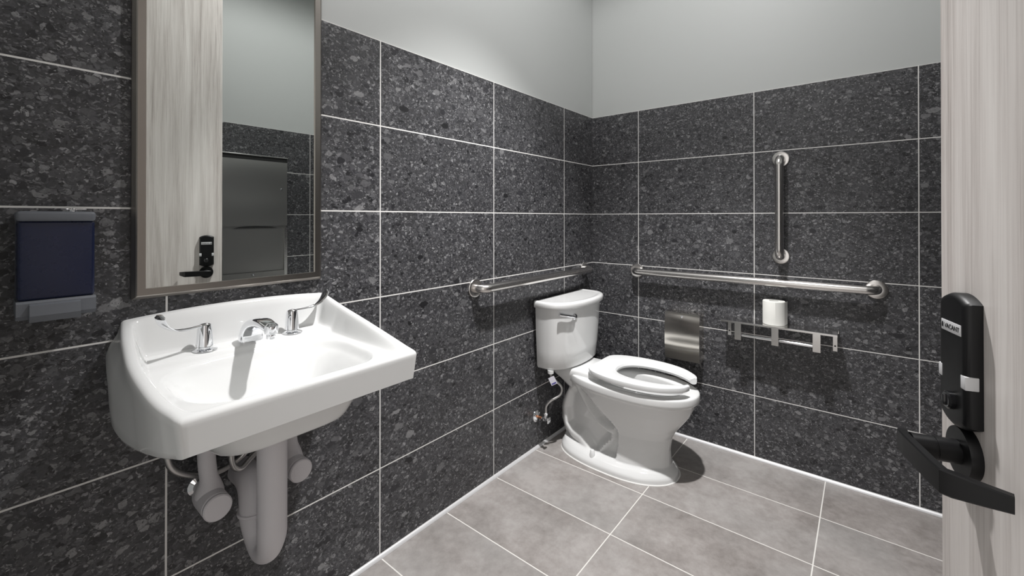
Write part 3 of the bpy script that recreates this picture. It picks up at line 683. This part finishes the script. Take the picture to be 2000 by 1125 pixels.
# ------------------------------------------------------------ napkin disposal on back wall
nd = empty('napkin_disposal', (0.59, 0, 0.44), 'small stainless disposal box on the back wall between toilet seat and shelf', 'disposal box')
x0, x1 = 0.496, 0.681
prof = [(0.0005, 0.452), (0.0005, 0.702), (0.055, 0.7045), (0.071, 0.7035), (0.0745, 0.690), (0.080, 0.64), (0.083, 0.58), (0.082, 0.52), (0.076, 0.462), (0.070, 0.447), (0.06, 0.4455)]
b = MB(); b.rings([[(x, -d, z) for d, z in prof] for x in (x0, x1)])
bx = b.build('box_body', M_SATIN, nd, angle=20)
MB().lathe([(0.0, 0.0), (0.0065, 0.0), (0.0065, 0.0025), (0.004, 0.003), (0.0, 0.001)], ((x0+x1)/2, -0.0735, 0.684), (0, -1, 0.1), 20).build('lid_lock', M_CHROME, nd)
MB().box((x0+0.0008, -0.0765, 0.668), (x1-0.0008, -0.0755, 0.6688)).build('lid_seam', M_DARK, nd, smooth=False)

# ------------------------------------------------------------ shelf with roll holder
sh = empty('paper_holder_shelf', (1.035, 0, 0.70), 'stainless shelf with two toilet paper spindles below the long grab bar', 'shelf')
ps = [(0.0005, 0.7085), (0.118, 0.7085), (0.1205, 0.7075), (0.1205, 0.700), (0.119, 0.700), (0.119, 0.7065), (0.0020, 0.7065), (0.0020, 0.690), (0.0005, 0.690)]
b = MB(); b.rings([[(x, -d, z) for d, z in ps] for x in (0.797, 1.273)]); b.build('shelf_plate', M_SHEET, sh, smooth=False)
for xa, xb_ in ((0.803, 0.819), (1.251, 1.2675)):
    b = MB().box((xa, -0.0022, 0.608), (xb_, -0.0004, 0.7065)); b.build('mounting_tab', M_SHEET, sh, smooth=False)
    MB().lathe([(0.0, 0.0), (0.0038, 0.0), (0.003, 0.0015), (0.0, 0.002)], ((xa+xb_)/2, -0.0022, 0.632), (0, -1, 0), 16).build('screw', M_DARK, sh)
for xc in (0.8745, 1.0345, 1.197):
    b = MB().box((xc-0.0145, -0.1175, 0.619), (xc+0.0145, -0.1155, 0.7065)); b.box((xc-0.0145, -0.1165, 0.7045), (xc+0.0145, -0.02, 0.7065))
    b.build('hanger_strap', M_SHEET, sh, smooth=False)
for xa, xb_ in ((0.889, 1.020), (1.049, 1.1825)):
    xm = (xa+xb_)/2
    b = MB().lathe([(0.0, -0.014), (0.0035, -0.014), (0.0035, 0.0), (0.0068, 0.001), (0.0068, xm-xa), (0.0080, xm-xa), (0.0080, xb_-xa-0.001), (0.0035, xb_-xa), (0.0035, xb_-xa+0.014), (0.0, xb_-xa+0.014)], (xa, -0.104, 0.642), (1, 0, 0), 24)
    b.build('spindle', M_CHROME, sh)
# toilet roll standing on the shelf
ro = MB(); rx, ryy, zb = 1.022, -0.058, 0.7090
n = 48; prof = [(0.020, 0.0), (0.046, 0.0), (0.0478, 0.002), (0.048, 0.108), (0.0462, 0.1115), (0.020, 0.1115)]
rs = [[(rx+math.cos(2*PI*j/n)*r, ryy+math.sin(2*PI*j/n)*r, zb+h) for j in range(n)] for r, h in prof+[prof[0]]]
ro.rings(rs, True, False, False)
roll = ro.build('toilet_roll', M_PAPER); tag(roll, 'white toilet paper roll standing upright on the stainless shelf', 'toilet paper')
fp = [(rx+0.0486*math.cos(a), ryy+0.0486*math.sin(a)) for a in [math.radians(q) for q in range(-75, 1, 5)]] + [(rx+0.0500, ryy+0.010), (rx+0.0525, ryy+0.026)]
b = MB(); rr_ = []
for i, (x, y) in enumerate(fp): rr_.append([(x, y, zb+0.0005), (x, y, zb+0.110), (x+0.0008, y+0.0003, zb+0.110), (x+0.0008, y+0.0003, zb+0.0005)])
b.rings(rr_); b.build('loose_sheet', M_PAPER, roll)

# ------------------------------------------------------------ towel dispenser on the right wall, seen in the mirror
td = empty('towel_dispenser', (W, -1.245, 0.40), 'tall stainless paper towel cabinet on the right wall, seen in the mirror', 'towel dispenser')
ty0, ty1 = -1.485, -1.063; tx = W-0.085
b = MB()
b.box((tx+0.012, ty0+0.006, 0.33), (W-0.0005, ty1-0.006, 1.628)); b.build('cabinet_body', M_CAB, td, smooth=False)
b = MB(); b.box((tx-0.004, ty0, 1.640), (W-0.0005, ty1, 1.648), 0.001); b.build('top_rim', M_SHEET, td)
MB().box((tx+0.004, ty0+0.002, 1.6125), (tx+0.03, ty1-0.002, 1.640)).build('top_gap', M_DARK, td, smooth=False)
def wavy(y0, y1, z0, z1, x, amp, ny=16, nz=60, ph=0.0):
    """thin steel sheet that is very slightly dished, like real sheet metal"""
    b = MB(); g = []
    for i in range(nz+1):
        z = z0+(z1-z0)*i/nz
        for j in range(ny+1):
            y = y0+(y1-y0)*j/ny; u = 2*j/ny-1
            g.append((x - amp*math.sin(2*PI*(z-z0)/0.33+ph)*(1-0.35*u*u), y, z))
    m = ny+1; fs = [(i*m+j, i*m+j+1, (i+1)*m+j+1, (i+1)*m+j) for i in range(nz) for j in range(ny)]
    k = len(g); g2 = [(x+0.006, y, z) for _, y, z in g]; ed = [j for j in range(m)] + [i*m+ny for i in range(1, nz+1)] + [nz*m+j for j in range(ny-1, -1, -1)] + [i*m for i in range(nz-1, 0, -1)]
    fs += [(ed[q], ed[(q+1) % len(ed)], k+ed[(q+1) % len(ed)], k+ed[q]) for q in range(len(ed))]
    return b.add(g+g2, fs)
dr = wavy(ty0+0.004, ty1-0.004, 1.165, 1.612, tx, 0.0022).build('towel_door', M_CAB, td, angle=30)
MB().lathe([(0.0, 0.0), (0.008, 0.0), (0.008, 0.004), (0.0, 0.005)], (tx-0.0005, ty1-0.045, 1.42), (-1, 0, 0), 20).build('door_lock', M_CHROME, dr)
sl = [(-1.40, 1.150), (-1.13, 1.150), (-1.17, 1.158), (-1.265, 1.166), (-1.36, 1.158)]
b = MB(); b.rings([[(x, y, z) for y, z in sl] for x in (tx+0.0002, tx+0.012)]); b.build('towel_slot', M_DARK, td, smooth=False)
fr = MB(); fr.box((tx, ty0+0.002, 0.335), (tx+0.012, ty0+0.022, 1.15)); fr.box((tx, ty1-0.022, 0.335), (tx+0.012, ty1-0.002, 1.15)); fr.build('recess_frame', M_SHEET, td, smooth=False)
wb_ = wavy(ty0+0.026, ty1-0.060, 0.86, 1.145, tx+0.006, 0.0010, ph=1.0).build('recess_panel', M_CAB, td, angle=30)
bn = wavy(ty0+0.022, ty1-0.022, 0.345, 0.85, tx-0.004, 0.0014, ph=2.0).build('waste_bin_front', M_CAB, td, angle=30)
MB().lathe([(0.0, 0.0), (0.008, 0.0), (0.008, 0.004), (0.0, 0.005)], (tx-0.006, -1.29, 0.835), (-1, 0, 0), 20).build('bin_lock', M_CHROME, bn)
